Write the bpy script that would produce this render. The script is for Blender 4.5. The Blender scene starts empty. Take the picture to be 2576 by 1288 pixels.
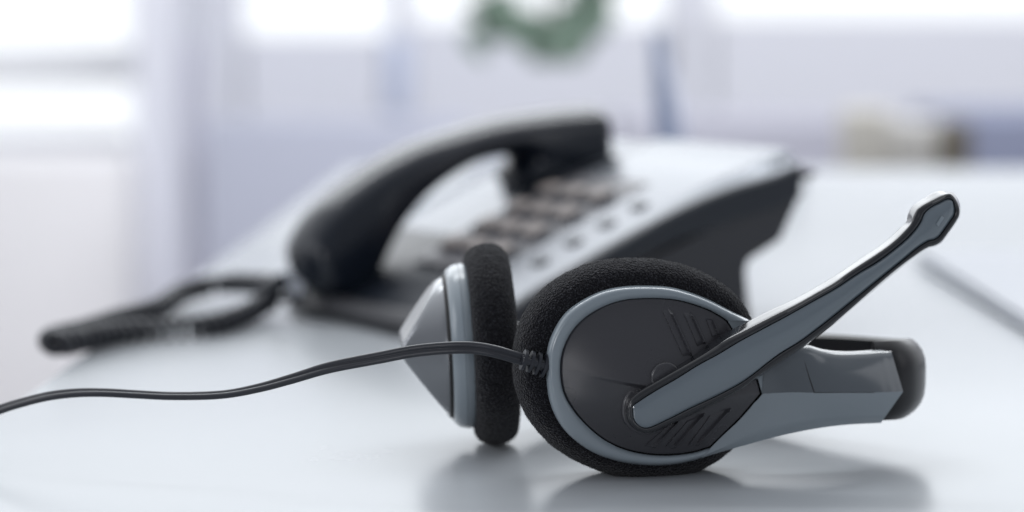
import bpy, bmesh, math, random
from mathutils import Vector, Matrix, noise
random.seed(7)
C = bpy.context.scene.collection
S = bpy.context.scene

# ------------------------------------------------------------------ camera
CAMH = 0.142; FPX = 6082.0; PITCH = math.atan(644/FPX)
cd = bpy.data.cameras.new('camera'); cam = bpy.data.objects.new('camera', cd); C.objects.link(cam)
cam.location = (0, 0, CAMH); cam.rotation_euler = (math.pi/2-PITCH, 0, 0)
cd.sensor_width = 36; cd.lens = 36*FPX/2576; cd.clip_start = .01; cd.clip_end = 200
cd.dof.use_dof = True; cd.dof.focus_distance = 0.708; cd.dof.aperture_fstop = 5.7; cd.dof.aperture_blades = 0
S.camera = cam
# ------------------------------------------------------------------ world
w = bpy.data.worlds.new('World'); S.world = w; w.use_nodes = True
nt = w.node_tree; nt.nodes.clear()
out = nt.nodes.new('ShaderNodeOutputWorld'); bg = nt.nodes.new('ShaderNodeBackground')
tc = nt.nodes.new('ShaderNodeTexCoord'); sep = nt.nodes.new('ShaderNodeSeparateXYZ')
ramp = nt.nodes.new('ShaderNodeValToRGB'); mr = nt.nodes.new('ShaderNodeMapRange')
nt.links.new(tc.outputs['Generated'], sep.inputs[0])
dt = nt.nodes.new('ShaderNodeVectorMath'); dt.operation = 'DOT_PRODUCT'; dt.inputs[1].default_value = (-.10, .80, .59)
nt.links.new(tc.outputs['Generated'], dt.inputs[0]); nt.links.new(dt.outputs['Value'], mr.inputs['Value'])
mr.inputs['From Min'].default_value = -1; mr.inputs['From Max'].default_value = 1
nt.links.new(mr.outputs[0], ramp.inputs[0])
e = ramp.color_ramp.elements
e[0].position = .0; e[0].color = (.26, .27, .30, 1)
e[1].position = .9; e[1].color = (1.26, 1.30, 1.36, 1)
m_ = e.new(.5); m_.color = (.32, .34, .38, 1)
nt.links.new(ramp.outputs[0], bg.inputs[0]); bg.inputs[1].default_value = .92
nt.links.new(bg.outputs[0], out.inputs[0])
# ------------------------------------------------------------------ lamps
def area(name, loc, target, sx, sy, power, col):
    l = bpy.data.lights.new(name, 'AREA'); l.shape = 'RECTANGLE'; l.size = sx; l.size_y = sy
    l.energy = power; l.color = col
    o = bpy.data.objects.new(name, l); C.objects.link(o); o.location = loc
    o.rotation_euler = (Vector(target)-Vector(loc)).to_track_quat('-Z', 'Y').to_euler()
    return o
area('window_light', (0.1, 2.45, 1.05), (0.1, .6, .35), 2.6, 1.2, 17, (.93, .97, 1.0))
area('overhead_strip_light', (0.1, 1.95, 1.75), (0.05, .75, .05), 2.4, .24, 17, (.95, .98, 1.0))  # added strip lamp that gives the boom's upper edge its highlight
area('left_fill_light', (-1.5, 0.5, .6), (0, .8, 0), .8, .8, 4, (.95, .96, 1.0))  # added soft fill from the left for reflections on the cups
area('front_fill_light', (-0.46, -0.95, .30), (.03, .72, .03), .30, .26, 4.4, (.97, .97, 1.0))  # added low lamp behind the camera for front faces and cover highlight
area('right_edge_light', (1.5, .45, .55), (.06, .71, .05), .5, .8, 1.0, (.96, .97, 1.0))  # added lamp for glints on right-facing edges
area('wall_fill_light', (0.5, 2.7, 1.9), (0.5, 5, .5), 2.8, .8, 75, (.96, .97, 1.0))  # unseen lamp added to brighten the back wall
S.view_settings.view_transform = 'Standard'; S.view_settings.look = 'None'
S.view_settings.exposure = 0.0; S.view_settings.gamma = 1

# ------------------------------------------------------------------ helpers
FW = Vector((0, math.cos(PITCH), -math.sin(PITCH))); UP = Vector((0, math.sin(PITCH), math.cos(PITCH)))
O = Vector((0, 0, CAMH))
def ray(x, y): return Vector((1, 0, 0))*((x-1288)/FPX) + UP*(-(y-644)/FPX) + FW
def on_plane(x, y, p, n):
    d = ray(x, y); return O + d*((p-O).dot(n)/d.dot(n))
def on_z(x, y, z=0): return on_plane(x, y, Vector((0, 0, z)), Vector((0, 0, 1)))
def at(x, y, Y): return on_plane(x, y, Vector((0, Y, 0)), Vector((0, 1, 0)))

def mat(name, col, rough=.5, metal=0, bump=0, scale=200, coat=0, var=0, spec=.5, sheen=0, emit=None, detail=3, vscale=None):
    m = bpy.data.materials.new(name); m.use_nodes = True; n = m.node_tree; b = n.nodes['Principled BSDF']
    b.inputs['Base Color'].default_value = (*col, 1); b.inputs['Roughness'].default_value = rough
    b.inputs['Metallic'].default_value = metal; b.inputs['Coat Weight'].default_value = coat
    b.inputs['Coat Roughness'].default_value = .10 if coat > .7 else .2
    b.inputs['Specular IOR Level'].default_value = spec; b.inputs['Sheen Weight'].default_value = sheen
    if emit: b.inputs['Emission Color'].default_value = (*emit[0], 1); b.inputs['Emission Strength'].default_value = emit[1]
    t = n.nodes.new('ShaderNodeTexCoord'); k = n.nodes.new('ShaderNodeTexNoise'); k.inputs['Scale'].default_value = scale
    k.inputs['Detail'].default_value = detail
    n.links.new(t.outputs['Object'], k.inputs['Vector'])
    if bump:
        bp = n.nodes.new('ShaderNodeBump'); bp.inputs['Strength'].default_value = bump; bp.inputs['Distance'].default_value = .0005
        n.links.new(k.outputs['Fac'], bp.inputs['Height']); n.links.new(bp.outputs[0], b.inputs['Normal'])
    if var:
        k2 = n.nodes.new('ShaderNodeTexNoise'); k2.inputs['Scale'].default_value = vscale or scale*.13; k2.inputs['Detail'].default_value = 5
        n.links.new(t.outputs['Object'], k2.inputs['Vector'])
        r = n.nodes.new('ShaderNodeMapRange'); r.inputs['From Min'].default_value = .3; r.inputs['From Max'].default_value = .7
        r.inputs['To Min'].default_value = rough-var; r.inputs['To Max'].default_value = rough+var
        n.links.new(k2.outputs['Fac'], r.inputs['Value']); n.links.new(r.outputs[0], b.inputs['Roughness'])
    return m

M = {}
M['table'] = mat('white_laminate', (.38, .40, .42), .26, bump=.01, scale=60, var=.015, vscale=9, spec=.34)
M['grey'] = mat('grey_satin_plastic', (.235, .275, .305), .24, bump=.008, scale=2500, var=.03, vscale=70, coat=.5)
M['grey_gloss'] = mat('grey_gloss_plastic', (.130, .162, .188), .12, bump=.006, scale=700, coat=1, var=.03, vscale=60, spec=.7)
M['arm'] = mat('shaded_grey_gloss_plastic', (.085, .10, .115), .14, bump=.006, scale=700, coat=.8, var=.03, vscale=60)  # glossy arm grey, darkened for its dim reflections and weak bounce
M['char'] = mat('charcoal_matte_plastic', (.038, .038, .044), .29, bump=.08, scale=3500, var=.03, vscale=60, coat=.35)
M['black'] = mat('black_gloss_plastic', (.012, .013, .016), .14, bump=.02, scale=400, coat=.4)
M['gap'] = mat('black_gap', (.004, .004, .005), .6)
M['rubber'] = mat('dark_rubber', (.022, .023, .028), .42, bump=.1, scale=1500)
M['cablem'] = mat('dark_cable_rubber', (.018, .020, .027), .38, bump=.08, scale=900)
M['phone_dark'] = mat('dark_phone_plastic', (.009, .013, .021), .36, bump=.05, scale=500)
M['phone_side'] = mat('phone_side_plastic', (.035, .036, .042), .42, bump=.05, scale=500)
M['handset'] = mat('handset_plastic', (.006, .010, .018), .24, bump=.02, scale=500, coat=.15)
M['plate'] = mat('silver_painted_plastic', (.17, .182, .205), .24, metal=.45, bump=.04, scale=900)
M['keym'] = mat('warm_grey_key', (.24, .205, .19), .5)
M['keydark'] = mat('dark_key', (.03, .035, .045), .4)
M['clear'] = mat('pale_clear_plastic', (.55, .58, .64), .15)

# foam material
fm = mat('black_foam', (.009, .009, .011), 1.0, bump=0, sheen=.12, spec=.15)
n = fm.node_tree; b = n.nodes['Principled BSDF']; tcn = n.nodes.new('ShaderNodeTexCoord')
vo = n.nodes.new('ShaderNodeTexVoronoi'); vo.inputs['Scale'].default_value = 1500
no = n.nodes.new('ShaderNodeTexNoise'); no.inputs['Scale'].default_value = 2400; no.inputs['Detail'].default_value = 2
rp = n.nodes.new('ShaderNodeValToRGB'); rp.color_ramp.elements[0].position = .52; rp.color_ramp.elements[0].color = (.005, .005, .007, 1)
rp.color_ramp.elements[1].position = .74; rp.color_ramp.elements[1].color = (.055, .057, .066, 1)
n.links.new(tcn.outputs['Object'], vo.inputs['Vector']); n.links.new(tcn.outputs['Object'], no.inputs['Vector'])
n.links.new(no.outputs['Fac'], rp.inputs[0]); n.links.new(rp.outputs[0], b.inputs['Base Color'])
bp = n.nodes.new('ShaderNodeBump'); bp.inputs['Strength'].default_value = 1; bp.inputs['Distance'].default_value = .0006
n.links.new(vo.outputs['Distance'], bp.inputs['Height']); n.links.new(bp.outputs[0], b.inputs['Normal'])
M['foam'] = fm

def obj(name, verts, faces, m, parent=None, smooth=True, flat=(), sharp_angle=None):
    me = bpy.data.meshes.new(name); me.from_pydata([tuple(v) for v in verts], [], faces); me.update()
    o = bpy.data.objects.new(name, me); C.objects.link(o); me.materials.append(m)
    bm = bmesh.new(); bm.from_mesh(me); bmesh.ops.recalc_face_normals(bm, faces=bm.faces)
    for f in bm.faces: f.smooth = smooth
    if smooth and sharp_angle is not None:
        for ed in bm.edges:
            if len(ed.link_faces) == 2 and ed.calc_face_angle(0) > math.radians(sharp_angle): ed.smooth = False
    bm.to_mesh(me); bm.free()
    if parent is not None:
        o.parent = parent; o.matrix_parent_inverse = Matrix.Translation(-parent.location)
    return o
def thing(name, label, cat, loc=(0, 0, 0), group=None):
    o = bpy.data.objects.new(name, None); C.objects.link(o); o.location = loc; o.empty_display_size = .02
    o['label'] = label; o['category'] = cat
    if group: o['group'] = group
    return o
def tag(o, label, cat, group=None):
    o['label'] = label; o['category'] = cat
    if group: o['group'] = group
    return o
def struct(o): o['kind'] = 'structure'; return o

class MB:
    def __init__(s): s.v = []; s.f = []
    def add(s, v, f):
        k = len(s.v); s.v += [Vector(x) for x in v]; s.f += [tuple(i+k for i in q) for q in f]
    def grid(s, rows, closed=False):
        k = len(s.v); R = len(rows); K = len(rows[0])
        for r in rows: s.v += [Vector(x) for x in r]
        for i in range(R-1):
            for j in range(K if closed else K-1):
                a = k+i*K+j; b_ = k+i*K+(j+1) % K; s.f.append((a, b_, b_+K, a+K))
    def cap(s, ring): k = len(s.v); s.v += [Vector(x) for x in ring]; s.f.append(tuple(range(k, k+len(ring))))
    def box(s, c, h, bev=0, rot=None):
        c = Vector(c); bm = bmesh.new(); bmesh.ops.create_cube(bm, size=2)
        for v in bm.verts: v.co = Vector((v.co.x*h[0], v.co.y*h[1], v.co.z*h[2]))
        if bev: bmesh.ops.bevel(bm, geom=list(bm.edges), offset=bev, segments=3, affect='EDGES', profile=.5)
        bm.verts.index_update()
        vs = [((rot @ v.co) if rot else v.co)+c for v in bm.verts]; s.add(vs, [tuple(v.index for v in f.verts) for f in bm.faces]); bm.free()
    def build(s, name, m, parent=None, smooth=True, sharp=35, weld=1e-6):
        o = obj(name, s.v, s.f, m, parent, smooth, sharp_angle=None)
        bm = bmesh.new(); bm.from_mesh(o.data); bmesh.ops.remove_doubles(bm, verts=bm.verts, dist=weld)
        bmesh.ops.recalc_face_normals(bm, faces=bm.faces)
        if smooth and sharp:
            for ed in bm.edges:
                if len(ed.link_faces) == 2 and ed.calc_face_angle(0) > math.radians(sharp): ed.smooth = False
        bm.to_mesh(o.data); bm.free(); return o

def catmull(p, closed=True, sub=8):
    n_ = len(p); out_ = []; p = [Vector(q) for q in p]
    rng = range(n_) if closed else range(n_-1)
    for i in rng:
        if closed: a, b_, c, d = p[(i-1) % n_], p[i], p[(i+1) % n_], p[(i+2) % n_]
        else: a, b_, c, d = p[max(i-1, 0)], p[i], p[i+1], p[min(i+2, n_-1)]
        # centripetal
        def tj(ti, x, y): return ti+max((y-x).length, 1e-9)**.5
        t0 = 0; t1 = tj(t0, a, b_) if (b_-a).length > 1e-9 else 1e-4; t2 = tj(t1, b_, c); t3 = tj(t2, c, d) if (d-c).length > 1e-9 else t2+1e-4
        for k in range(sub):
            t = t1+(t2-t1)*k/sub
            A1 = a*((t1-t)/(t1-t0))+b_*((t-t0)/(t1-t0)); A2 = b_*((t2-t)/(t2-t1))+c*((t-t1)/(t2-t1)); A3 = c*((t3-t)/(t3-t2))+d*((t-t2)/(t3-t2))
            B1 = A1*((t2-t)/(t2-t0))+A2*((t-t0)/(t2-t0)); B2 = A2*((t3-t)/(t3-t1))+A3*((t-t1)/(t3-t1))
            out_.append(B1*((t2-t)/(t2-t1))+B2*((t-t1)/(t2-t1)))
    if not closed: out_.append(p[-1])
    return out_
def resample(p, N, closed=True):
    q = list(p)+([p[0]] if closed else []); L = [0]
    for i in range(1, len(q)): L.append(L[-1]+(q[i]-q[i-1]).length)
    out_ = []; j = 0
    for k in range(N):
        d = L[-1]*k/(N if closed else N-1)
        while j < len(L)-2 and L[j+1] < d: j += 1
        t = (d-L[j])/max(L[j+1]-L[j], 1e-12); out_.append(q[j].lerp(q[j+1], min(max(t, 0), 1)))
    return out_
def V2(l): return [Vector((a, b_)) for a, b_ in l]
def offset(p, d):     # 2D inward offset of a clockwise/any loop
    n_ = len(p); A = sum(p[i].x*p[(i+1) % n_].y-p[(i+1) % n_].x*p[i].y for i in range(n_)); s_ = 1 if A > 0 else -1
    r = []
    for i in range(n_):
        t = (p[(i+1) % n_]-p[i-1]).normalized(); r.append(p[i]+Vector((-t.y, t.x))*s_*d)
    return r
def tube(mb, pts, rad, seg=10, cap=True):
    pts = [Vector(p) for p in pts]; up = Vector((0, 0, 1)); rows = []; N_ = len(pts); prev = None
    for i, p in enumerate(pts):
        t = (pts[min(i+1, N_-1)]-pts[max(i-1, 0)]).normalized()
        if prev is None: a = t.orthogonal().normalized()
        else: a = (prev-t*prev.dot(t)).normalized()
        prev = a; b_ = t.cross(a); r = rad[i] if isinstance(rad, (list, tuple)) else rad
        rows.append([p+a*math.cos(2*math.pi*k/seg)*r+b_*math.sin(2*math.pi*k/seg)*r for k in range(seg)])
    mb.grid(rows, closed=True)
    if cap: mb.cap(rows[0]); mb.cap(rows[-1])
c1 = lambda l: [(1288+x/2, 601+y/2) for x, y in l]
c2 = lambda l: [(1803+x/1.875, 429.3+y/1.875) for x, y in l]
c3 = lambda l: [(944.5+x/2, 558+y/2) for x, y in l]
def sm(a, b_, x): t = min(max((x-a)/(b_-a), 0), 1); return t*t*(3-2*t)

# ------------------------------------------------------------------ setting: floor, back wall with openings
fl = MB(); fl.box((0, 3, -.77), (8, 6, .05)); struct(fl.build('floor', mat('pale_floor', (.62, .60, .60), .35), smooth=False))
YW = 5.0
def rect_px(mb, x0, y0, x1, y1, Y, depth=.06):
    a = at(x0, y0, Y); b_ = at(x1, y1, Y)
    mb.box(((a.x+b_.x)/2, Y+depth/2, (a.z+b_.z)/2), (abs(b_.x-a.x)/2, depth/2, abs(a.z-b_.z)/2))
wall = MB()
# wall built as a frame around real openings (pixel grid gives the opening edges on the wall plane)
xs = [-1600, -900, 318, 612, 968, 1035, 1690, 1760, 2470, 2560, 4200]
top, bot = -900, 100
wx = [(-900, 318, 122), (612, 968, 92), (1035, 1690, 60), (1790, 3600, 48)]
zt = -700; floor_y = 1030
prev = -1600
for (a, b_, yb) in wx:
    rect_px(wall, prev, zt-500, a, floor_y, YW, .12)
    rect_px(wall, a, yb, b_, floor_y, YW, .12) if a != -900 else (rect_px(wall, a, yb, b_, 210, YW, .12), rect_px(wall, a, 345, b_, floor_y, YW, .12))
    rect_px(wall, a, zt-500, b_, zt, YW, .12); prev = b_
rect_px(wall, prev, zt-500, 4600, floor_y, YW, .12)
struct(wall.build('wall', mat('pale_lavender_wall', (.71, .72, .77), .7, bump=.1, scale=40), smooth=False))

# ------------------------------------------------------------------ desk
e0 = on_z(225, 880); e1 = on_z(862, 432); d = (e1-e0).normalized(); nr = Vector((d.y, -d.x, 0))
back = on_z(2300, 424); near = e0-d*.75
Lt = (back-e0).dot(d)
c00 = near; c01 = e0+d*Lt; Wd = 1.6
desk = thing('desk', 'pale white laminate desk carrying the headset and the telephone', 'desk', (c00+nr*Wd/2+d*.8)*1.0+Vector((0, 0, -.745)))
dm = MB(); cx = (c00+c01)/2+nr*Wd/2; rot = Matrix((nr, d, Vector((0, 0, 1)))).transposed()
dm.box(cx+Vector((0, 0, -.0125)), (Wd/2, (c01-c00).length/2, .0125), bev=.0015, rot=rot)
dm.build('tabletop', M['table'], desk, smooth=True, sharp=60)
for sx in (.06, Wd-.06):
    for sy in (.06, (c01-c00).length-.06):
        lm = MB(); p = c00+nr*sx+d*sy; lm.box((p.x, p.y, -.372), (.02, .02, .347), bev=.003, rot=rot); lm.build('leg', mat('white_metal', (.7, .7, .72), .4), desk)

# ------------------------------------------------------------------ headset, near cup
PHI = math.radians(14)
U = Vector((math.cos(PHI), math.sin(PHI), 0)); NN = Vector((math.sin(PHI), -math.cos(PHI), 0)); VZ = Vector((0, 0, 1))
CC = at(1610, 930, .706)
def P(x, y, t=0): return on_plane(x, y, CC+NN*t, NN)
def L2(x, y, t=0): q = P(x, y, t)-CC; return Vector((q.dot(U), q.z))
def W3(p, t): return CC+U*p.x+VZ*p.y+NN*t
head = thing('headset', 'grey and black headset with foam ear cushions and raised microphone boom, lying on the desk', 'headset', (.04, .74, 0))

# foam cushion
def foam_mesh(loopfn, prof, name, N=520, cen=None, amp=.00022, fuzz=9000, fl=.0006):
    rows = []
    for (k, t) in prof: rows.append(loopfn(k, t, N))
    mb = MB(); mb.grid(rows, closed=True)
    for i, v in enumerate(mb.v):
        r_ = noise.noise(v*1400)*amp+noise.noise(v*300)*amp*.8; c = cen
        dr = (v-c).normalized(); mb.v[i] = v+dr*r_
    mb.cap(mb.v[:N]); mb.cap(mb.v[(len(rows)-1)*N:(len(rows))*N])
    K = len(rows)
    for _ in range(fuzz):
        i = random.randrange(1, K-1); j = random.randrange(N); v = mb.v[i*N+j]; a = mb.v[(i+1)*N+j]; c_ = mb.v[i*N+(j+1) % N]
        nn = (a-v).cross(c_-v)
        if nn.length < 1e-12: continue
        nn.normalize()
        if nn.dot(v-cen) < 0: nn = -nn
        q = v.lerp(a, random.random()).lerp(c_, random.random()*.8)
        dr = (nn+Vector((random.uniform(-1, 1), random.uniform(-1, 1), random.uniform(-1, 1)))*.7).normalized()
        sd = dr.orthogonal().normalized()*.00005; ln = fl*random.uniform(.3, 1)
        mb.add([q-dr*.0001-sd, q-dr*.0001+sd, q+dr*ln], [(0, 1, 2)])
    me = bpy.data.meshes.new(name); me.from_pydata([tuple(v) for v in mb.v], [], mb.f)
    for p in me.polygons: p.use_smooth = True
    me.materials.append(M['foam']); o = bpy.data.objects.new(name, me); C.objects.link(o)
    o.parent = head; o.matrix_parent_inverse = Matrix.Translation(-head.location); return o
fo = [(10, 620), (20, 510), (75, 360), (200, 222), (400, 122), (600, 96), (800, 113), (985, 180), (1120, 280), (1200, 410), (1240, 560), (1240, 720), (1205, 880), (1140, 1000), (1055, 1083), (960, 1145), (870, 1178), (700, 1198), (540, 1194), (350, 1130), (200, 1040), (80, 900), (20, 750)]
TF = -.013
fl2 = [L2(x, y, TF) for x, y in c1(fo)]
fl2 = resample(catmull(fl2), 520); fc = sum(fl2, Vector((0, 0)))/len(fl2)
def floop(k, t, N): return [W3(fc+(p-fc)*k, TF+t) for p in fl2]
prof = []
for i in range(40):
    a = -math.pi*.5+math.pi*i/39
    prof.append((1-.19*(1-math.cos(a)**.8 if math.cos(a) > 0 else 1), .0095*math.sin(a)))
prof = [(.5, -.007), (.7, -.0095)]+prof+[(.72, .0098), (.6, .009)]
foam_mesh(floop, prof, 'ear_cushion', cen=W3(fc, TF), fuzz=16000)

# housing: ring + arm sharing one surface
ringo = c1([(1200, 412), (1100, 362), (1000, 310), (900, 270), (800, 243), (700, 235), (550, 240), (450, 262), (350, 310), (270, 370), (215, 450), (180, 540), (172, 640), (176, 740), (190, 820), (225, 905), (290, 990), (400, 1070), (520, 1115), (640, 1136), (750, 1140), (850, 1130), (950, 1105)])
disc = c1([(1085, 412), (1010, 365), (920, 330), (820, 305), (700, 298), (560, 308), (450, 345), (350, 410), (285, 490), (250, 580), (243, 640), (247, 720), (262, 780), (300, 850), (380, 945), (480, 1022), (600, 1070), (750, 1090), (900, 1078), (1000, 1050)])
discR = c1([(1000, 1050), (1150, 905), (1258, 780), (1240, 712), (1180, 560), (1112, 455), (1085, 412)])
def T(x, y):     # backward bend of the arm towards the headband
    b_ = -.0055*max(0, (x-1990)/260)**2
    return b_
K = 120; Mx = 10
ro = resample(catmull(V2(ringo), closed=False), K, False); ri = resample(catmull(V2(disc), closed=False), K, False)
hb = MB(); rows = []
for j in range(Mx+1):
    f = j/Mx; rows.append([P(*(ri[i].lerp(ro[i], f)), -.0004+.0012*math.sin(math.pi*min(f*1.02, 1))**.7-.0016*sm(.75, 1, f)*f) for i in range(K)])
rows.insert(0, [P(*ri[i], -.004) for i in range(K)])
rows.append([P(*ro[i], -.006) for i in range(K)])
rows.append([P(*(ro[i].lerp(ri[i], .15)), -.010) for i in range(K)])
hb.grid(rows)
# lower facet: between (disc edge + crease) and the arm's lower edge
crease = V2(c1([(1000, 1050), (1150, 905), (1258, 780)])+[(1990, 987), (2048, 988), (2120, 987), (2200, 987), (2272, 985)])
lower = V2(c1([(950, 1105), (1060, 1070), (1200, 1030)])+[(1963, 1096), (2059, 1077), (2134, 1068), (2216, 1064)])
upper = V2(c1([(1200, 412), (1290, 500)])+[(1985, 868), (2030, 868), (2070, 879), (2123, 884), (2176, 882), (2240, 877)])
K2 = 90
cr = []
for i in range(K2):
    pass
def seglin(p, N): return resample(p, N, False)
crl = seglin([crease[0]]+catmull(crease[:3], False, 6)[1:]+catmull(crease[2:], False, 8)[1:], K2); lo = seglin(catmull(lower, False), K2)
def ramp_(x): return sm(1900, 2120, x)
rows = []
for j in range(Mx+1):
    f = j/Mx
    r = []
    for i in range(K2):
        q = crl[i].lerp(lo[i], f); ins = .0004*(1-ramp_(q.x)) if j == 0 else 0
        cr_b = .0022*ramp_(q.x)*(1-f)**1.5
        ed = -.0012*sm(.8, 1, f)-.0016*f*f*ramp_(q.x)
        r.append(P(q.x, q.y, T(q.x, q.y)+cr_b+ed-.0004*(1-f)*(1-ramp_(q.x))))
    rows.append(r)
rows.append([P(q.x, q.y, T(q.x, q.y)-.007) for q in lo])
rows.insert(0, [P(crl[i].x, crl[i].y, T(crl[i].x, 0)-.004) for i in range(K2)])
hb.grid(rows[1:])
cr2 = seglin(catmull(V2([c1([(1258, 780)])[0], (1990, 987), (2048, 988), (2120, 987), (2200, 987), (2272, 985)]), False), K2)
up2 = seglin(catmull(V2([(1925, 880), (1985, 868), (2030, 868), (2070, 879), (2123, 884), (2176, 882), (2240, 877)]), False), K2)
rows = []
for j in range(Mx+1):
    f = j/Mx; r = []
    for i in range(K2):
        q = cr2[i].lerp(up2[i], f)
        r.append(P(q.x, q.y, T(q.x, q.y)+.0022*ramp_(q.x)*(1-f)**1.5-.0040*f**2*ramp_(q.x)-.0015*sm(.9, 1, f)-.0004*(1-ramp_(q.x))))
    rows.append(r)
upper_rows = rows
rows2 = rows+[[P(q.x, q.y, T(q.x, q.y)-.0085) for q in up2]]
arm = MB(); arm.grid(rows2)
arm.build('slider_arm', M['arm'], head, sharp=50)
# thin filler behind the arm
fb = MB(); fb.grid([[P(q.x, q.y, T(q.x, q.y)-.007) for q in lo], [P(q.x, q.y, T(q.x, q.y)-.0085) for q in up2]])
fpt = [(1085, 412), (1112, 455), (1180, 560), (1240, 712), (1258, 780)]; fpr = [(1203, 411), (1250, 480), (1276, 558), (1270, 660), (1259, 778)]
La, Ra = seglin(V2(c1(fpt)), 20), seglin(V2(c1(fpr)), 20)
hb.grid([[P(*q, -.0040) for q in La], [P(*q, -.0005) for q in La], [P(*q, -.0006) for q in Ra]])
housing = hb.build('cup_housing', M['grey'], head, sharp=40)
fb.build('arm_lining', M['rubber'], head)
# back shell between housing and foam
bs = MB(); full = resample(catmull(V2(ringo[:]+c1([(1120, 1030), (1230, 850), (1250, 600)]))), 200)
bs.grid([[P(q.x, q.y, -.006) for q in full], [P(q.x, q.y, -.010) for q in offset(full, 14)]], closed=True)
bs.cap([P(q.x, q.y, -.0052) for q in offset(full, 6)])
bs.build('back_shell', M['gap'], head)
# seam on slider arm
sm_ = MB(); seam = seglin(catmull(V2([(2011, 870), (2022, 905), (2036, 950), (2048, 986)]), False), 20)
def Tup(q):
    f = min(max((987-q.y)/110, 0), 1); return T(q.x, q.y)+.0022*ramp_(q.x)*(1-f)**1.5-.0040*f**2*ramp_(q.x)
tube(sm_, [P(q.x, q.y, Tup(q)-.00005) for q in seam], .00014, 6)
tube(sm_, [P(q.x, q.y, T(q.x, q.y)+.0022*ramp_(q.x)-.00005) for q in seglin(catmull(V2([(2048, 988), (2120, 987.5), (2200, 987)]), False), 20)], .00010, 6)
sm_.build('seam', M['gap'], head)

# cover disc (cone with crease)
dl = V2(disc)+V2(discR[1:-1])
dpx = catmull(V2(disc), closed=False, sub=8)+[]
right = []
for a, b_ in zip(discR[:-1], discR[1:]):
    for k in range(1, 9): right.append(Vector(a).lerp(Vector(b_), k/8))
dpx = dpx+right[:-1]
dpx = resample(dpx, 300)
ap = Vector(c1([(700, 800)])[0]); apl = L2(*ap)
dloop = [L2(q.x, q.y, 0) for q in dpx]
ca = L2(*c1([(262, 655)])[0]); cb = L2(*c1([(640, 722)])[0]); cdv = (cb-ca).normalized(); cn = Vector((-cdv.y, cdv.x))
HC = .0065
def discT(p, rho):
    dd = (p-ca).dot(cn)   # >0 above
    base = HC*(1-rho**1.7)
    along = (p-ca).dot(cdv)/(cb-ca).length
    fade = 1-sm(.75, 1.35, along)
    below = max(0, -dd); up_ = max(0, dd)
    return base-.0011*sm(.15, 1.0, along)*sm(0, .0011, below)*(1-sm(1.0, 1.5, along))*(1-rho)**.2-.16*below*(1-rho)**.35*fade*math.exp(-below/.012)-.11*up_*(1-rho)**.35
def rho_of(p):
    dv = p-apl; L = dv.length
    if L < 1e-6: return 0
    dv_n = dv/L; best = None
    for i in range(0, 300, 1):
        a = dloop[i]-apl; b_ = dloop[(i+1) % 300]-apl; den = dv_n.x*(b_-a).y-dv_n.y*(b_-a).x
        if abs(den) < 1e-12: continue
        t = (a.x*(b_-a).y-a.y*(b_-a).x)/den; s_ = (a.x*dv_n.y-a.y*dv_n.x)/den
        if t > 0 and -1e-6 <= s_ <= 1+1e-6: best = t if best is None else min(best, t)
    return L/best if best else 1
db = MB(); rows = []
inner = offset(dloop, .00035)
rows.append([W3(p, -.004) for p in inner]); rows.append([W3(p, -.0006) for p in inner])
R_ = 44
for j in range(R_):
    k = 1-.012-(1-.012)*j/R_; rows.append([W3(apl+(p-apl)*k, discT(apl+(p-apl)*k, k)) for p in inner])
db.grid(rows, closed=True)
db.cap(rows[-1])
def disc_pt(x, y, extra=0):
    p = L2(x, y, .003)
    for _ in range(3): t = discT(p, min(rho_of(p), 1)); p = L2(x, y, t)
    return W3(p, t+extra)
def bar(q4, h=.0014):
    q = c1(q4); N_ = 9
    # q4: top-left, top-right, bottom-right, bottom-left ; wedge ridge rising to the right side
    L_ = [(Vector(q[0]).lerp(Vector(q[3]), i/N_)) for i in range(N_+1)]; R2 = [(Vector(q[1]).lerp(Vector(q[2]), i/N_)) for i in range(N_+1)]
    rows = []
    for fr, hh in ((0, -.0006), (.04, h*.2), (.60, h*.25), (.74, h), (.82, h), (1.0, -.0004)):
        rows.append([disc_pt(*L_[i].lerp(R2[i], fr), hh if 0 < i < N_ else -.0003) for i in range(N_+1)])
    db.grid(rows)
for q in ([(750, 350), (804, 348), (912, 592), (866, 606)], [(858, 364), (908, 368), (980, 528), (938, 552)], [(972, 394), (1014, 404), (1048, 480), (1010, 500)],
          [(800, 925), (850, 905), (712, 1056), (662, 1046)], [(890, 905), (990, 865), (815, 1058), (766, 1052)], [(1000, 880), (1130, 838), (930, 1045), (878, 1050)]):
    bar(q)
db.build('cup_cover', M['char'], head, sharp=32, weld=1e-7)
gp = MB(); go = offset(dloop, -.00012)
gp.grid([[W3(p, -.0046) for p in go], [W3(p, -.0044) for p in offset(dloop, .004)]], closed=True)
gp.build('cover_gap', M['gap'], head)

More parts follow.
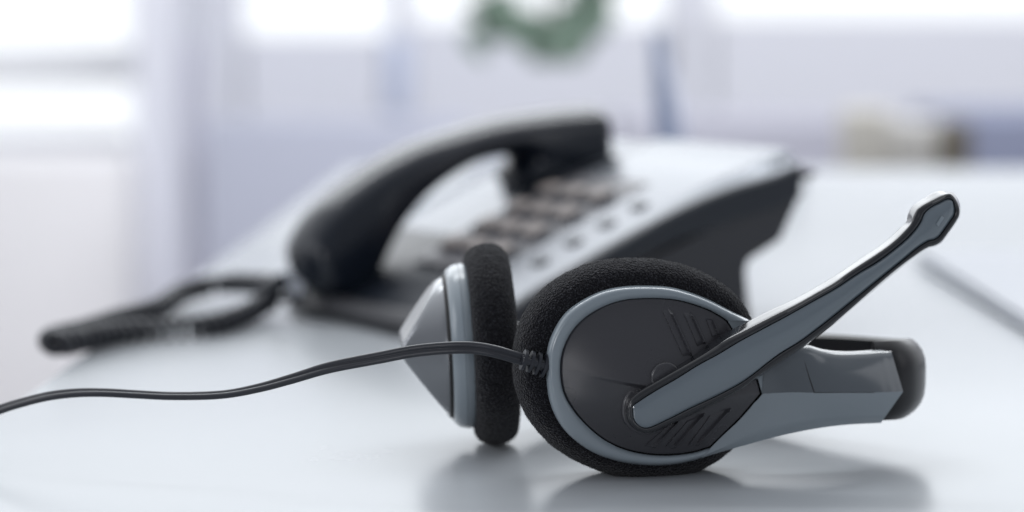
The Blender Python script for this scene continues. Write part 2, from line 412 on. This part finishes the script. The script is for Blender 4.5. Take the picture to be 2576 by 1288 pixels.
# microphone boom
z1 = lambda l: [(1760.3+x/5, 601.1+y/5) for x, y in l]
z2 = lambda l: [(2103.7+x/5, 429.3+y/5) for x, y in l]
z3 = lambda l: [(1528.4+x/4.286, 815.7+y/4.286) for x, y in l]
z4 = lambda l: [(2017.9+x/4.286, 815.7+y/4.286) for x, y in l]
def loop4(segs, cnt):
    pts = []; st_ = []
    for sg in segs: st_.append(len(pts)); pts += sg
    c_ = catmull(V2(pts), True, 10); n_ = len(c_); st_ = [k*10 for k in st_]+[n_]; out_ = []
    for a, b_, m2 in zip(st_[:-1], st_[1:], cnt):
        ch_ = [c_[i % n_] for i in range(a, b_+1)]; out_ += resample(ch_, m2+1, False)[:-1]
    return out_
CNT = (60, 160, 120, 160)
sA = loop4([z3([(440, 1182), (330, 1162), (240, 1100), (196, 1000), (195, 900), (225, 800)]),
            z3([(300, 720), (480, 598), (700, 468), (870, 370), (1000, 285), (1100, 205), (1220, 125)])+z1([(300, 1192), (420, 1132), (620, 1030), (900, 890), (1200, 750), (1400, 640), (1717, 452)])+z2([(250, 1140), (450, 1010), (620, 890), (780, 740)]),
            z2([(880, 640), (905, 540), (970, 435), (1100, 350), (1260, 262), (1400, 262), (1465, 275), (1520, 340), (1560, 440), (1558, 560), (1520, 640), (1430, 770), (1330, 900), (1250, 952)]),
            z2([(1160, 977), (1000, 1080), (760, 1270)])+z4([(340, 0), (200, 110), (40, 230)])+c2([(300, 910), (200, 975)])+z3([(1472, 690), (1250, 812), (1000, 935), (700, 1080)])], CNT)
sB = loop4([z3([(440, 1165), (350, 1146), (262, 1085), (220, 1000), (220, 905), (255, 820)]),
            z3([(325, 750), (560, 612), (850, 448), (1000, 362), (1200, 248)])+z1([(280, 1328), (640, 1147), (900, 1012), (1200, 857), (1500, 687), (1717, 565)])+z2([(160, 1300), (460, 1106), (700, 938), (850, 808)]),
            z2([(958, 680), (1008, 590), (1058, 492), (1140, 432), (1300, 357), (1400, 300), (1440, 295), (1492, 355), (1540, 450), (1545, 560), (1502, 640), (1415, 765), (1320, 887), (1240, 937)]),
            z2([(1150, 962), (990, 1065), (740, 1250)])+z4([(335, -10), (195, 95), (35, 215)])+c2([(298, 900), (198, 965)])+z3([(1472, 675), (1250, 797), (1000, 920), (700, 1064)])], CNT)
sC = loop4([z3([(430, 1118), (362, 1106), (300, 1052), (277, 980), (274, 925), (278, 880)]),
            z3([(330, 840), (520, 717), (740, 590), (980, 440), (1200, 320)])+z1([(500, 1290), (800, 1130), (1100, 970), (1400, 800), (1717, 620)])+z2([(290, 1287), (520, 1150), (760, 970), (900, 850)]),
            z2([(1000, 740), (1068, 640), (1110, 540), (1180, 470), (1300, 405), (1400, 358), (1440, 362), (1472, 410), (1490, 480), (1480, 560), (1440, 620), (1370, 720), (1300, 815), (1245, 858)]),
            z2([(1150, 885), (1000, 985), (850, 1110), (640, 1280)])+z1([(1500, 1110), (1260, 1287)])+c2([(290, 868)])+z3([(1472, 610), (1200, 760), (900, 900), (640, 1030)])], CNT)
NB = len(sA)
def tb(x): return .0085+.002*sm(1600, 1900, x)
bm_ = MB(); rows = []
def mixl(a, b_, f, t): return [P(*(a[i].lerp(b_[i], f)), tb(a[i].x)+t) for i in range(NB)]
rows = [mixl(sA, sB, .15, -.0078), mixl(sA, sB, 0, -.0070), mixl(sA, sB, 0, -.0060)]
for f_, t_ in ((.06, -.0054), (.2, -.0043), (.35, -.0031), (.5, -.0019), (.62, -.0010), (.72, -.0004), (.84, .00005), (1, .00025)): rows.append(mixl(sA, sB, f_, t_))
rows += [mixl(sB, sC, .3, .0007), mixl(sB, sC, .6, .0007), mixl(sB, sC, .85, .0004), mixl(sB, sC, .97, -.0001), mixl(sB, sC, 1, -.0006)]
bm_.grid(rows, closed=True); bm_.cap(rows[0]); bm_.cap(rows[-1])
# pivot collar under the boom end
for r_, t_ in (): pass
boom = bm_.build('microphone_boom', M['black'], head, sharp=60, weld=1e-8)
il = MB()
i0 = 30; i1 = 60+160+60          # leftmost point and tip point of the loop
up_ch = [sC[i % NB] for i in range(i0, i1+1)]; lo_ch = [sC[i % NB] for i in range(i1, i0+NB+1)][::-1]
def bycum(ch_, m2): return resample(ch_, m2, False)
uc, lc_ = bycum(up_ch, 220), bycum(lo_ch, 220)
rows = []
for j in range(17):
    f = .012+.976*j/16; g = 4*f*(1-f)
    rows.append([P(*(uc[i].lerp(lc_[i], f)), tb(uc[i].x)-.0001+.0006*g**.5*min(1, i/10, (219-i)/10)+.0008*g*sm(60, 150, i)) for i in range(220)])
il.grid(rows)
inl = il.build('boom_inlay', M['grey_gloss'], head, sharp=60, weld=1e-8)
inl.parent = boom; inl.matrix_parent_inverse = Matrix.Identity(4)
sl = MB(); a, b_ = V2(c2([(1035, 258), (1068, 222)])); sl.grid([[P(a.x, a.y-3, tb(2300)+.0015), P(a.x+6, a.y+3, tb(2300)+.0015)], [P(b_.x-4, b_.y-5, tb(2300)+.0015), P(b_.x+3, b_.y, tb(2300)+.0015)]])
so = sl.build('microphone_slot', M['grey'], head); so.parent = boom; so.matrix_parent_inverse = Matrix.Identity(4)
pv = MB(); pc = L2(*c1([(690, 860)])[0], .004); 
for (cx_, cy_, rr, t0, t1) in ((682, 855, .0078, .003, .0046), (775, 700, .0046, .003, .0064)):
    pc = L2(*c1([(cx_, cy_)])[0], t1); ring = lambda r, t: [W3(pc+Vector((math.cos(a_*math.pi/32), math.sin(a_*math.pi/32)))*r, t) for a_ in range(64)]
    rs = [ring(rr, t0-.002), ring(rr, t1-.0005), ring(rr-.0002, t1-.0001), ring(rr-.0006, t1)]; pv.grid(rs, closed=True); pv.cap(rs[-1])
pv.build('pivot', M['char'], head, sharp=50)

# headband sweep
zc = lambda p: None
path = [(P(2195, 980, T(2195, 0)-.0085).x, P(2195, 980, T(2195, 0)-.0085).y), (P(2240, 980, T(2240, 0)-.0070).x, P(2240, 980, T(2240, 0)-.0070).y), (.1215, .7425), (.1258, .7545), (.1205, .7665), (.1030, .783), (.075, .800), (.045, .808), (.018, .806), (.000, .797), (-.006, .789)]
zt_ = [.0376, .0376, .0370, .0360, .0345, .0335, .031, .029, .030, .036, .042]
zb_ = [.0130, .0128, .0126, .0128, .0125, .010, .003, .0008, .006, .014, .022]
pp = catmull([Vector((a[0], a[1], 0)) for a in path], False, 10)
zz = catmull([Vector((a, b_, 0)) for a, b_ in zip(zt_, zb_)], False, 10)
rows = []
for i, p in enumerate(pp):
    t = (pp[min(i+1, len(pp)-1)]-pp[max(i-1, 0)]).normalized(); o_ = Vector((t.y, -t.x, 0))
    zt1, zb1 = zz[i].x, zz[i].y; zm = (zt1+zb1)/2; hz = (zt1-zb1)/2; r = []
    for k in range(13):
        a = -math.pi/2+math.pi*k/12; zz_ = math.sin(a); r.append(p+o_*(.0045*(1-abs(zz_)**3.6))+Vector((0, 0, zm+hz*zz_)))
    for k in range(5):
        zz_ = .92-1.84*k/4; r.append(p-o_*.0018+Vector((0, 0, zm+hz*zz_)))
    rows.append(r)
hbm = MB(); hbm.grid(rows, closed=True); hbm.cap(rows[0]); hbm.cap(rows[-1])
hbm.build('headband', mat('black_satin_plastic', (.010, .010, .012), .3, bump=.02, scale=400, spec=.4), head, sharp=50)

# far cup (seen edge-on)
psi = math.radians(4.5); roll = math.radians(3.0)
ax = Vector((-math.cos(psi), -math.sin(psi), 0)); cup_c = Vector((-.0068, .766, .0326))
ay = Vector((math.sin(psi), -math.cos(psi), 0)); az = Vector((0, 0, 1)); R3 = Matrix.Rotation(-roll, 3, Vector((0, 1, 0)))
ax = R3 @ ax; az = R3 @ az
def CP(x, r, a, ell=1.0): return cup_c+ax*x+ay*(r*math.cos(a))+az*(r*math.sin(a)*ell)
def cloop(k, t, N): return [CP(t-.0, k*.0322, 2*math.pi*j/N) for j in range(N)]
prof2 = []
for i in range(36):
    a = -math.pi*.5+math.pi*i/35; ca_ = max(math.cos(a), 0)
    prof2.append((1-.2*(1-ca_**.75), (.0070*math.sin(a))+.0))
prof2 = [(.5, -.0045), (.7, -.0068), (.78, -.0071)]+prof2+[(.7, .0068), (.5, .005)]
foam_mesh(cloop, prof2, 'ear_cushion', N=420, cen=cup_c, fuzz=7000)
def lathe(name, pr, m, n_=96, sharp=35, ell=1.0):
    mb = MB(); rs = [[CP(x, r, 2*math.pi*j/n_, ell) for j in range(n_)] for x, r in pr]; mb.grid(rs, closed=True); mb.cap(rs[0]); mb.cap(rs[-1]); return mb.build(name, m, head, sharp=sharp)
lathe('cup_housing', [(.004, .0258), (.0076, .0262), (.0082, .0264), (.0092, .0265), (.0093, .0261), (.0096, .0261), (.0097, .0263), (.0114, .0258), (.0130, .0246), (.0135, .0236), (.0130, .0232)], M['grey'])
# cover: faceted cone with ridge
mb = MB(); rs = []
n_ = 120
def roof(u_, v_, f):
    a_ = 1-abs(v_-.0015)/.0222; b2 = 3.2*max(0, 1-f); k_ = .06; h_ = max(k_-abs(a_-b2), 0)/k_
    m2 = max(min(a_, b2)-h_*h_*k_*.25, 0); return m2 if m2 < .86 else .86+.07*(1-math.exp(-(m2-.86)/.07))
lathe('cover_gap', [(.0120, .0232), (.0138, .0230), (.0146, .0224), (.0150, .0216)], M['gap'])
rs.append([CP(.0142, .0223, 2*math.pi*j/n_) for j in range(n_)])
for q_ in range(0, 41):
    f = 1-q_/40*.995; row = []
    for j in range(n_):
        a = 2*math.pi*j/n_; r = .0222*f; u_, v_ = r*math.cos(a), r*math.sin(a)
        row.append(cup_c+ax*(.0150+.0152*roof(u_, v_, f))+ay*u_+az*v_)
    rs.append(row)
mb.grid(rs, closed=True); mb.cap(rs[0]); mb.cap(rs[-1])
mb.build('cup_cover', mat('charcoal_plastic_lit', (.24, .25, .265), .24, metal=.6, coat=.4), head, sharp=35)  # charcoal shell; bright reflections put into a lighter silver base
am = MB(); am.box(Vector((-.0075, .7935, .0335)), (.004, .007, .011), bev=.0025); am.build('slider_arm', M['grey_gloss'], head)

# strain relief and cable
sr = MB(); q0 = P(1310, 903, -.002); q1 = P(1378, 922, -.002); dv = (q1-q0)
tube(sr, [q0+dv*(k/10) for k in range(11)], [.0014+.0005*(k/10) for k in range(11)], 14)
xd = dv.normalized(); yd = NN; zd = xd.cross(yd).normalized(); rt_ = Matrix((xd, yd, zd)).transposed()
sr.box(q0+dv*.52+yd*.0006, (dv.length*.50, .0016, .0009), bev=.0004, rot=rt_)
for k in range(4):
    c = q0+dv*(.12+k*.25); rr_ = []
    for xx, sc in ((-.00055, .86), (-.00045, 1), (.00045, 1), (.00055, .86)):
        rr_.append([c+xd*xx+yd*(.0024*sc*math.cos(a_*math.pi/12))+zd*((.0031+.00018*k)*sc*math.sin(a_*math.pi/12)) for a_ in range(24)])
    sr.grid(rr_, closed=True); sr.cap(rr_[0]); sr.cap(rr_[-1])
srelief = sr.build('strain_relief', M['cablem'], head)
cp = [(1325, 907, .700), (1290, 897, .699), (1244, 884, .698), (1194, 875.5, .698), (1134, 875, .698), (1044, 883, .699), (953, 900, .700), (823, 926, .703), (737, 952, .706), (650, 976, .709), (563, 992, .712), (433, 996, .716), (347, 992, .719), (260, 987.5, .722), (195, 988, .725), (130, 995, .728), (65, 1010, .732), (0, 1030, .736), (-80, 1062, .740), (-180, 1105, .745)]
c3d = [at(x, y, Y) for x, y, Y in cp]+[Vector((-.21, .72, .0025)), Vector((-.26, .66, .0022))]
tw = [8, 8, 6, 4, 4, 8, 16, 32, 48, 62, 72, 76, 74, 70, 64, 58, 54, 50, 50, 55, 85, 88]   # degrees of twist from upright to flat
cpt = catmull([Vector((*p, 0)).to_3d() for p in c3d], False, 12); twv = catmull([Vector((a, 0)) for a in tw], False, 12)
sec = []
for s_ in (1, -1):
    for k in range(12):
        a = math.pi*(.5-k/11)*1.0 if False else None
# twin section: two circles joined
Rw, dd_ = .00092, .00090
def section():
    pts = []
    for k in range(15): a = math.radians(215-k*250/14)-math.radians(0); pts.append((Rw*math.cos(a-math.radians(0)), dd_+Rw*math.sin(a)))
    return pts
top_arc = [(Rw*math.cos(math.radians(a)), dd_+Rw*math.sin(math.radians(a))) for a in range(240, -61, -20)]
bot_arc = [(-x, -y) for x, y in top_arc]
sec = top_arc+bot_arc
rows = []
for i, p in enumerate(cpt):
    t = (cpt[min(i+1, len(cpt)-1)]-cpt[max(i-1, 0)]).normalized(); upv = (Vector((0, 0, 1))-t*t.z).normalized(); sd = t.cross(upv)
    a = math.radians(twv[i].x); u1 = upv*math.cos(a)+sd*math.sin(a); s1 = t.cross(u1)
    rows.append([p+s1*x+u1*y for x, y in sec])
cbm = MB(); cbm.grid(rows, closed=True); cbm.cap(rows[0]); cbm.cap(rows[-1])
cbm.build('cable', M['cablem'], head, sharp=70)

# ------------------------------------------------------------------ telephone
TH = math.radians(34); dS = Vector((math.cos(TH), math.sin(TH), 0)); dW = Vector((-math.sin(TH), math.cos(TH), 0))
FR = Vector((.0035, .98, 0))
def PH(s_, w_, z): return FR+dS*s_+dW*w_+Vector((0, 0, z))
def side_sz(x, y, w_=0): q = on_plane(x, y, FR+dW*w_, dW)-FR; return Vector((q.dot(dS), q.z))
phone = thing('desk_telephone', 'dark desk telephone with silver keypad panel, standing behind the headset', 'telephone', PH(.09, .07, 0))
lip = [side_sz(x, y) for x, y in ((1297, 772), (1370, 722), (1442, 680), (1552, 615), (1652, 560), (1752, 510), (1852, 470), (1952, 440), (2012, 415))]
lipc = catmull(lip, False, 8); SR = lipc[-1].x; S0 = lipc[0].x
def zs(s_):
    if s_ <= lipc[0].x: return lipc[0].y+(s_-lipc[0].x)*.42
    for a, b_ in zip(lipc[:-1], lipc[1:]):
        if a.x <= s_ <= b_.x: return a.y+(b_.y-a.y)*(s_-a.x)/(b_.x-a.x)
    return lipc[-1].y
WP = .182; SF = -.024
# body: side profile extruded
under = [side_sz(x, y) for x, y in ((2010, 500), (1996, 530), (1968, 594), (1938, 614), (1888, 646), (1880, 672), (1888, 770), (1892, 790))]
topb = [Vector((SF, .006)), Vector((SF+.004, .0105))]+[Vector((s_, zs(s_)-.003)) for s_ in [SF+.012, -.008, 0, .02, .04, .06, .08, .1, .12, .14, .16, SR-.002]]
pr = topb+under+[Vector((under[-1].x, .0015)), Vector((SF+.004, .0015))]
bd = MB(); rows = []
ws = [.0015, .003]+[.01*k for k in range(1, 15)]+[.146, .152, .160, .167, .173, .177, .1795, .1805]
for wv in ws:
    k = max(0, (wv-.145)/.0355); push = .030*(1-math.sqrt(max(0, 1-k*k)))
    e_ = .0015 if wv in (ws[0], ws[-1]) else 0
    rows.append([PH(max(p.x, SF+push+(p.x-SF)*.2) if p.x < SF+push+.02 else p.x, wv, p.y-(e_ if p.y > .01 else 0)) for p in pr])
bd.grid(rows, closed=True); bd.cap(rows[0]); bd.cap(rows[-1])
bd.build('body', M['phone_side'], phone, sharp=30)
# dark lip along the right side
lp = MB(); rows = []
for i in range(60):
    s_ = SF+.012+(SR-SF-.012)*i/59; z = zs(s_); th = .004+.0105*sm(0, .12, s_)
    rows.append([PH(s_, .004, z+.0008), PH(s_, .0005, z+.0004), PH(s_, -.0010, z-.001), PH(s_, -.0012, z-th+.001), PH(s_, -.0006, z-th), PH(s_, .004, z-th)])
lp.grid(rows, closed=True); lp.cap(rows[0]); lp.cap(rows[-1]); lp.build('side_trim', M['phone_dark'], phone)
# face plate
def sfront(w_): return S0+.040*sm(.02, .105, w_)
def zplate(s_, w_):
    cr_ = (.0002+.0068*sm(.06, .175, s_))*sm(0, .012, w_)*sm(0, .012, WP-w_)
    well = sm(.100, .118, w_)*(1-sm(.166, .172, w_))*.0018*sm(.004, .02, s_)
    return zs(s_)+cr_+.0003-well
fp = MB(); rows = []
for i in range(61):
    row = []
    for j in range(110):
        wv = .0006+(WP-.0012)*j/109; s_ = sfront(wv)+(SR+.001-sfront(wv))*i/60; row.append(PH(s_, wv, zplate(s_, wv)))
    rows.append(row)
rows = [[v-Vector((0, 0, .003)) for v in rows[0]]]+rows+[[v-Vector((0, 0, .006)) for v in rows[-1]]]
fp.grid(rows); fp.build('face_plate', M['plate'], phone, sharp=40)
ap_ = MB(); rows = []
for i in range(24):
    row = []
    for j in range(40):
        wv = .0008+(WP-.003)*j/39; k = max(0, (wv-.145)/.0355); push = .030*(1-math.sqrt(max(0, 1-k*k)))
        s0 = SF+.010+push*.9; s1 = sfront(wv)+.001; s_ = s0+(s1-s0)*i/23; row.append(PH(s_, wv, zs(s_)-.0018*(1-i/23)))
    rows.append(row)
ap_.grid(rows); ap_.build('front_apron', M['phone_dark'], phone)
# recessed keypad panel
kp = MB(); rows = []
for i in range(24):
    row = []
    for j in range(24):
        s_ = .014+.086*i/23; wv = .0445+.0640*j/23; row.append(PH(s_, wv, zplate(s_, wv)+.0005))
    rows.append(row)
kp.grid(rows); kp.build('keypad_panel', mat('taupe_keypad_plastic', (.085, .082, .092), .38), phone)
# keys
def key(s_, w_, ls, lw, h, m, nm='key'):
    mb = MB(); n2 = 28; slope = math.atan((zs(s_+.004)-zs(s_-.004))/.008)
    tv = (dS*math.cos(slope)+VZ*math.sin(slope)); nv = (VZ*math.cos(slope)-dS*math.sin(slope)); c = PH(s_, w_, zplate(s_, w_))
    def rg(k, t):
        return [c+tv*(ls*k*math.copysign(abs(math.cos(a))**.6, math.cos(a)))+dW*(lw*k*math.copysign(abs(math.sin(a))**.6, math.sin(a)))+nv*t for a in [2*math.pi*q/n2 for q in range(n2)]]
    rs = [rg(1.0, -.001), rg(1.0, h*.7), rg(.93, h*.95), rg(.82, h)]; mb.grid(rs, closed=True); mb.cap(rs[-1]); return mb.build(nm, m, phone, sharp=40)
for i in range(4):
    s_ = .0275+.0174*i
    key(s_, .0255, .0036, .0040, .0012, M['keydark'], 'function_key')
    for j in range(3):
        wk = .0575+.0185*j; key(s_+.002, wk, .0064, .0078, .0026, M['keydark'], 'key_shade_base'); key(s_+.002, wk, .0053, .0066, .0036, M['keym'])  # dark base carries the shadow beneath each key cap as colour
# dark strip laid on the plate along the handset
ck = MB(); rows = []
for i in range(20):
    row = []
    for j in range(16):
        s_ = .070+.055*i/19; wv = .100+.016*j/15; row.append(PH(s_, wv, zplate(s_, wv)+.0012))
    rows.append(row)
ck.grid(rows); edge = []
ck.build('dark_plate_strip', M['phone_dark'], phone)

# handset (lifts off: a thing of its own)
WH = .115
hs = [(800, 640), (815, 600), (850, 546), (890, 507), (928, 476), (998, 427), (1091, 378), (1208, 338), (1301, 313), (1402, 297), (1490, 287), (1535, 287), (1552, 306), (1554, 365), (1552, 425), (1520, 448), (1460, 468), (1400, 482), (1350, 478), (1334, 452), (1346, 426), (1360, 405), (1343, 391), (1295, 392), (1228, 408), (1166, 440), (1098, 491), (1053, 540), (1014, 597), (988, 652), (965, 700), (935, 742), (885, 754), (840, 738), (810, 695)]
hl = resample(catmull([side_sz(x, y, WH) for x, y in hs]), 260)
handset = thing('telephone_handset', 'arched black telephone handset resting on the telephone', 'handset', PH(.07, .11, .05))
hm = MB(); rows = []
TW = .035
# rings across width with rounded shoulders; upper edge crowned
nk = 22
for k in range(nk+1):
    x = -1+2*k/nk; wv = WH+TW/2+TW/2*x; ins = .0085*(1-(1-abs(x)**2.3)**.5 if abs(x) < 1 else 1)-.0020
    off = offset(hl, ins); rows.append([PH(p.x, wv, p.y+.0010*(1-x*x)) for p in off])
hm.grid(rows, closed=True); hm.cap(rows[0]); hm.cap(rows[-1])
hm.build('handset_shell', M['handset'], handset, sharp=60)

# coiled cord
cord = thing('coiled_cord', 'black coiled telephone cord looping out from the handset over the desk edge', 'cord', (-.15, 1.0, .0))
def zat(x, y, z): return on_z(x, y, z)
cpth = [zat(702, 716, .016), zat(640, 714, .012), zat(563, 714, .009), zat(477, 731, .0075), zat(390, 779, .0065), zat(303, 803, .006), zat(205, 834, .0058), zat(150, 846, .0062), zat(128, 858, .0066), zat(150, 866, .0064), zat(215, 853, .006), zat(303, 836, .0055), zat(390, 831, .0045), zat(520, 820, .0045), zat(607, 795, .0055), zat(676, 760, .008), zat(735, 745, .010), zat(765, 748, .010)]
pc_ = catmull(cpth, False, 40)
Lc = [0]
for i in range(1, len(pc_)): Lc.append(Lc[-1]+(pc_[i]-pc_[i-1]).length)
npt = int(Lc[-1]/.00022); base = resample(pc_, npt, False)
hx = []; prev = None; ph = 0; tot = Lc[-1]
for i, p in enumerate(base):
    t = (base[min(i+1, npt-1)]-base[max(i-1, 0)]).normalized()
    a = t.orthogonal().normalized() if prev is None else (prev-t*prev.dot(t)).normalized(); prev = a; b_ = t.cross(a)
    dlen = tot/npt; d0 = i*dlen; e_ = min(d0, tot-d0); rr = .0034*sm(.008, .02, e_); ph += 2*math.pi*dlen/.0060
    hx.append(p+a*math.cos(ph)*rr+b_*math.sin(ph)*rr)
km = MB(); tube(km, hx, .0018, 10); km.build('coil', M['cablem'], cord)
pg = MB(); a, b_ = zat(705, 712, .017), zat(668, 722, .014); tube(pg, [a, a.lerp(b_, .5), b_], [.0042, .0045, .0036], 16); pg.build('plug', M['phone_dark'], cord)
pg = MB(); a, b_ = zat(712, 700, .018), zat(768, 735, .012); rt = Matrix(((b_-a).normalized(), VZ.cross((b_-a).normalized()), VZ)).transposed(); pg.box((a+b_)/2, ((b_-a).length/2, .003, .004), bev=.001, rot=rt); pg.build('plug', M['clear'], cord)

# ------------------------------------------------------------------ thin laptop on the right
lpt = thing('closed_laptop', 'closed pale silver laptop at the right end of the desk', 'laptop', on_z(2700, 700))
a = on_z(2302, 664); b_ = on_z(2640, 880); dv = (b_-a).normalized(); pv_ = Vector((-dv.y, dv.x, 0)); pv_ = pv_ if pv_.x > 0 else -pv_
rt = Matrix((dv, pv_, dv.cross(pv_))).transposed()
lm = MB(); lm.box(a+dv*.16+pv_*.11+VZ*.0030, (.16, .11, .0018), bev=.0012, rot=rt); lm.build('base', mat('laptop_grey', (.44, .46, .50), .35, metal=.2), lpt)
lm = MB(); lm.box(a+dv*.16+pv_*.11+VZ*.0064, (.159, .109, .0014), bev=.0012, rot=rt); lm.build('lid', mat('laptop_silver', (.37, .385, .42), .42, metal=.1), lpt)

# ------------------------------------------------------------------ blurred background
def bgbox(nm, x0, y0, x1, y1, Y, col, label=None, cat=None, depth=.3, parent=None, rough=.6, bev=.01):
    mb = MB(); a = at(x0, y0, Y); b_ = at(x1, y1, Y)
    mb.box(((a.x+b_.x)/2, Y+depth/2, (a.z+b_.z)/2), (abs(b_.x-a.x)/2, depth/2, abs(a.z-b_.z)/2), bev=bev)
    o = mb.build(nm, mat(nm+'_material', col, rough, bump=.05, scale=80), parent)
    if label: tag(o, label, cat)
    return o
fz = lambda Y: 644+FPX*math.tan(math.atan((CAMH+.72)/Y)-PITCH)
bgbox('pillar', 316, -900, 452, fz(4.6), 4.6, (.78, .79, .85), 'pale lavender pillar between the two left windows', 'pillar', .3)
bgbox('white_cabinet', -500, 400, 330, fz(4.4), 4.4, (.86, .85, .86), 'tall white cabinet below the far left window', 'cabinet', .4)
bgbox('dark_post', 462, 105, 512, fz(4.3), 4.3, (.48, .48, .57), 'slim grey post just right of the pale pillar', 'post', .05)
bgbox('grey_partition', 512, 300, 1180, fz(4.2), 4.2, (.46, .48, .57), 'low blue-grey partition behind the telephone handset', 'partition', .06)
bgbox('window_post', 968, 95, 1030, 290, 4.7, (.55, .60, .74), 'short pale blue post above the grey partition', 'post', .1)
bgbox('sideboard', 1560, 300, 2130, fz(3.9), 3.9, (.40, .40, .46), 'long low grey sideboard behind the desk', 'sideboard', .4)
bgbox('blue_cabinet', 2395, 290, 3000, fz(3.6), 3.6, (.20, .22, .31), 'dark blue-grey cabinet at the far right edge', 'cabinet', .4)
bgbox('window_sill', -500, 126, 345, 206, 4.93, (.90, .91, .92), 'white window sill between the two bright panes at far left', 'window sill', .06)
# chair behind the desk
ch = thing('office_chair', 'beige chair with brown side post standing behind the desk at right', 'chair', at(2240, fz(2.9), 2.9))
def cbox(nm, x0, y0, x1, y1, Y, col, depth): return bgbox(nm, x0, y0, x1, y1, Y, col, depth=depth, parent=ch)
cbox('backrest', 2120, 272, 2240, 470, 2.9, (.56, .54, .49), .04); cbox('backrest_pad', 2240, 300, 2378, 470, 2.94, (.60, .59, .57), .04)
cbox('post', 2380, 305, 2440, 760, 2.9, (.12, .105, .08), .05); cbox('seat', 2110, 760, 2450, 800, 2.75, (.42, .40, .36), .4)
for x_ in (2130, 2410): cbox('leg', x_, 800, x_+25, fz(2.9), 2.9, (.12, .105, .08), .03)
# open laptop screen, seen from its edge, at the back of the desk
lap = thing('open_laptop', 'blue-grey open laptop seen edge-on at the back of the desk', 'laptop', on_z(1680, 470))
lm = MB(); Yl = 1.78; tri = [at(1636, 88, Yl), at(1652, 84, Yl), at(1712, 395, Yl), at(1712, 436, Yl), at(1652, 436, Yl)]
bk = [v+Vector((.02, .22, 0)) for v in tri]; lm.grid([tri, bk], closed=True); lm.cap(tri); lm.cap(bk); lm.build('screen', mat('laptop_blue_grey', (.34, .39, .54), .4), lap)
lm = MB(); lm.box(on_z(1600, 455)+VZ*.008, (.12, .10, .007), bev=.002); lm.build('base', mat('laptop_base', (.25, .27, .32), .4), lap)
# hanging plant
pl = thing('hanging_plant', 'leafy green hanging plant in front of the window', 'plant', at(1380, -420, 3.0))
leaf = MB()
def leafm(c, d_, L_, w_):
    d_ = d_.normalized(); sd = d_.cross(Vector((random.uniform(-.3, .3), -1, random.uniform(-.3, .3)))).normalized(); nn = sd.cross(d_)
    rows = []
    for i in range(6):
        f = i/5; wd = w_*math.sin(math.pi*min(f*.93+.05, 1))**.8; p = c+d_*L_*f+nn*(.12*L_*math.sin(math.pi*f)); rows.append([p-sd*wd+nn*wd*.25, p, p+sd*wd+nn*wd*.25])
    leaf.grid(rows)
def cluster(x, y, sx, sy, n_):
    for _ in range(n_):
        c = at(x+random.gauss(0, sx), y+random.gauss(0, sy), 3.0+random.gauss(0, .05)); leafm(c, Vector((random.uniform(-1, 1), random.uniform(-.5, .5), random.uniform(-1, .3))), random.uniform(.022, .038), random.uniform(.008, .013))
for q in ((1245, 15, 18, 16, 26), (1290, 50, 20, 14, 30), (1360, 88, 22, 12, 32), (1410, 98, 16, 14, 22), (1485, 10, 13, 24, 26), (1455, 65, 12, 12, 10), (1240, -90, 30, 30, 24), (1490, -90, 26, 34, 24), (1370, -300, 90, 50, 70), (1180, 95, 16, 16, 4)):
    cluster(*q)
leaf.build('leaves', mat('leaf_green', (.21, .30, .235), .5), pl, sharp=None, weld=1e-9)
st = MB()
for q in ([(1380, -330), (1290, -200), (1245, -60), (1240, 20)], [(1380, -330), (1370, -150), (1385, 100)], [(1380, -330), (1460, -200), (1490, -60), (1490, 20)], [(1240, 10), (1300, 70), (1385, 105)]):
    tube(st, catmull([at(x, y, 3.0) for x, y in q], False, 6), .003, 6)
st.build('stem', mat('stem_green', (.06, .10, .04), .6), pl)
pt = MB(); c = at(1380, -420, 3.0); rows = [[c+Vector((r*math.cos(a*math.pi/16), r*math.sin(a*math.pi/16), z)) for a in range(32)] for r, z in ((.05, 0), (.065, .02), (.08, .12), (.084, .125), (.076, .125), (.07, .11))]
pt.grid(rows, closed=True); pt.cap(rows[0]); pt.cap(rows[-1]); pt.build('pot', mat('white_pot', (.7, .7, .7), .4), pl)
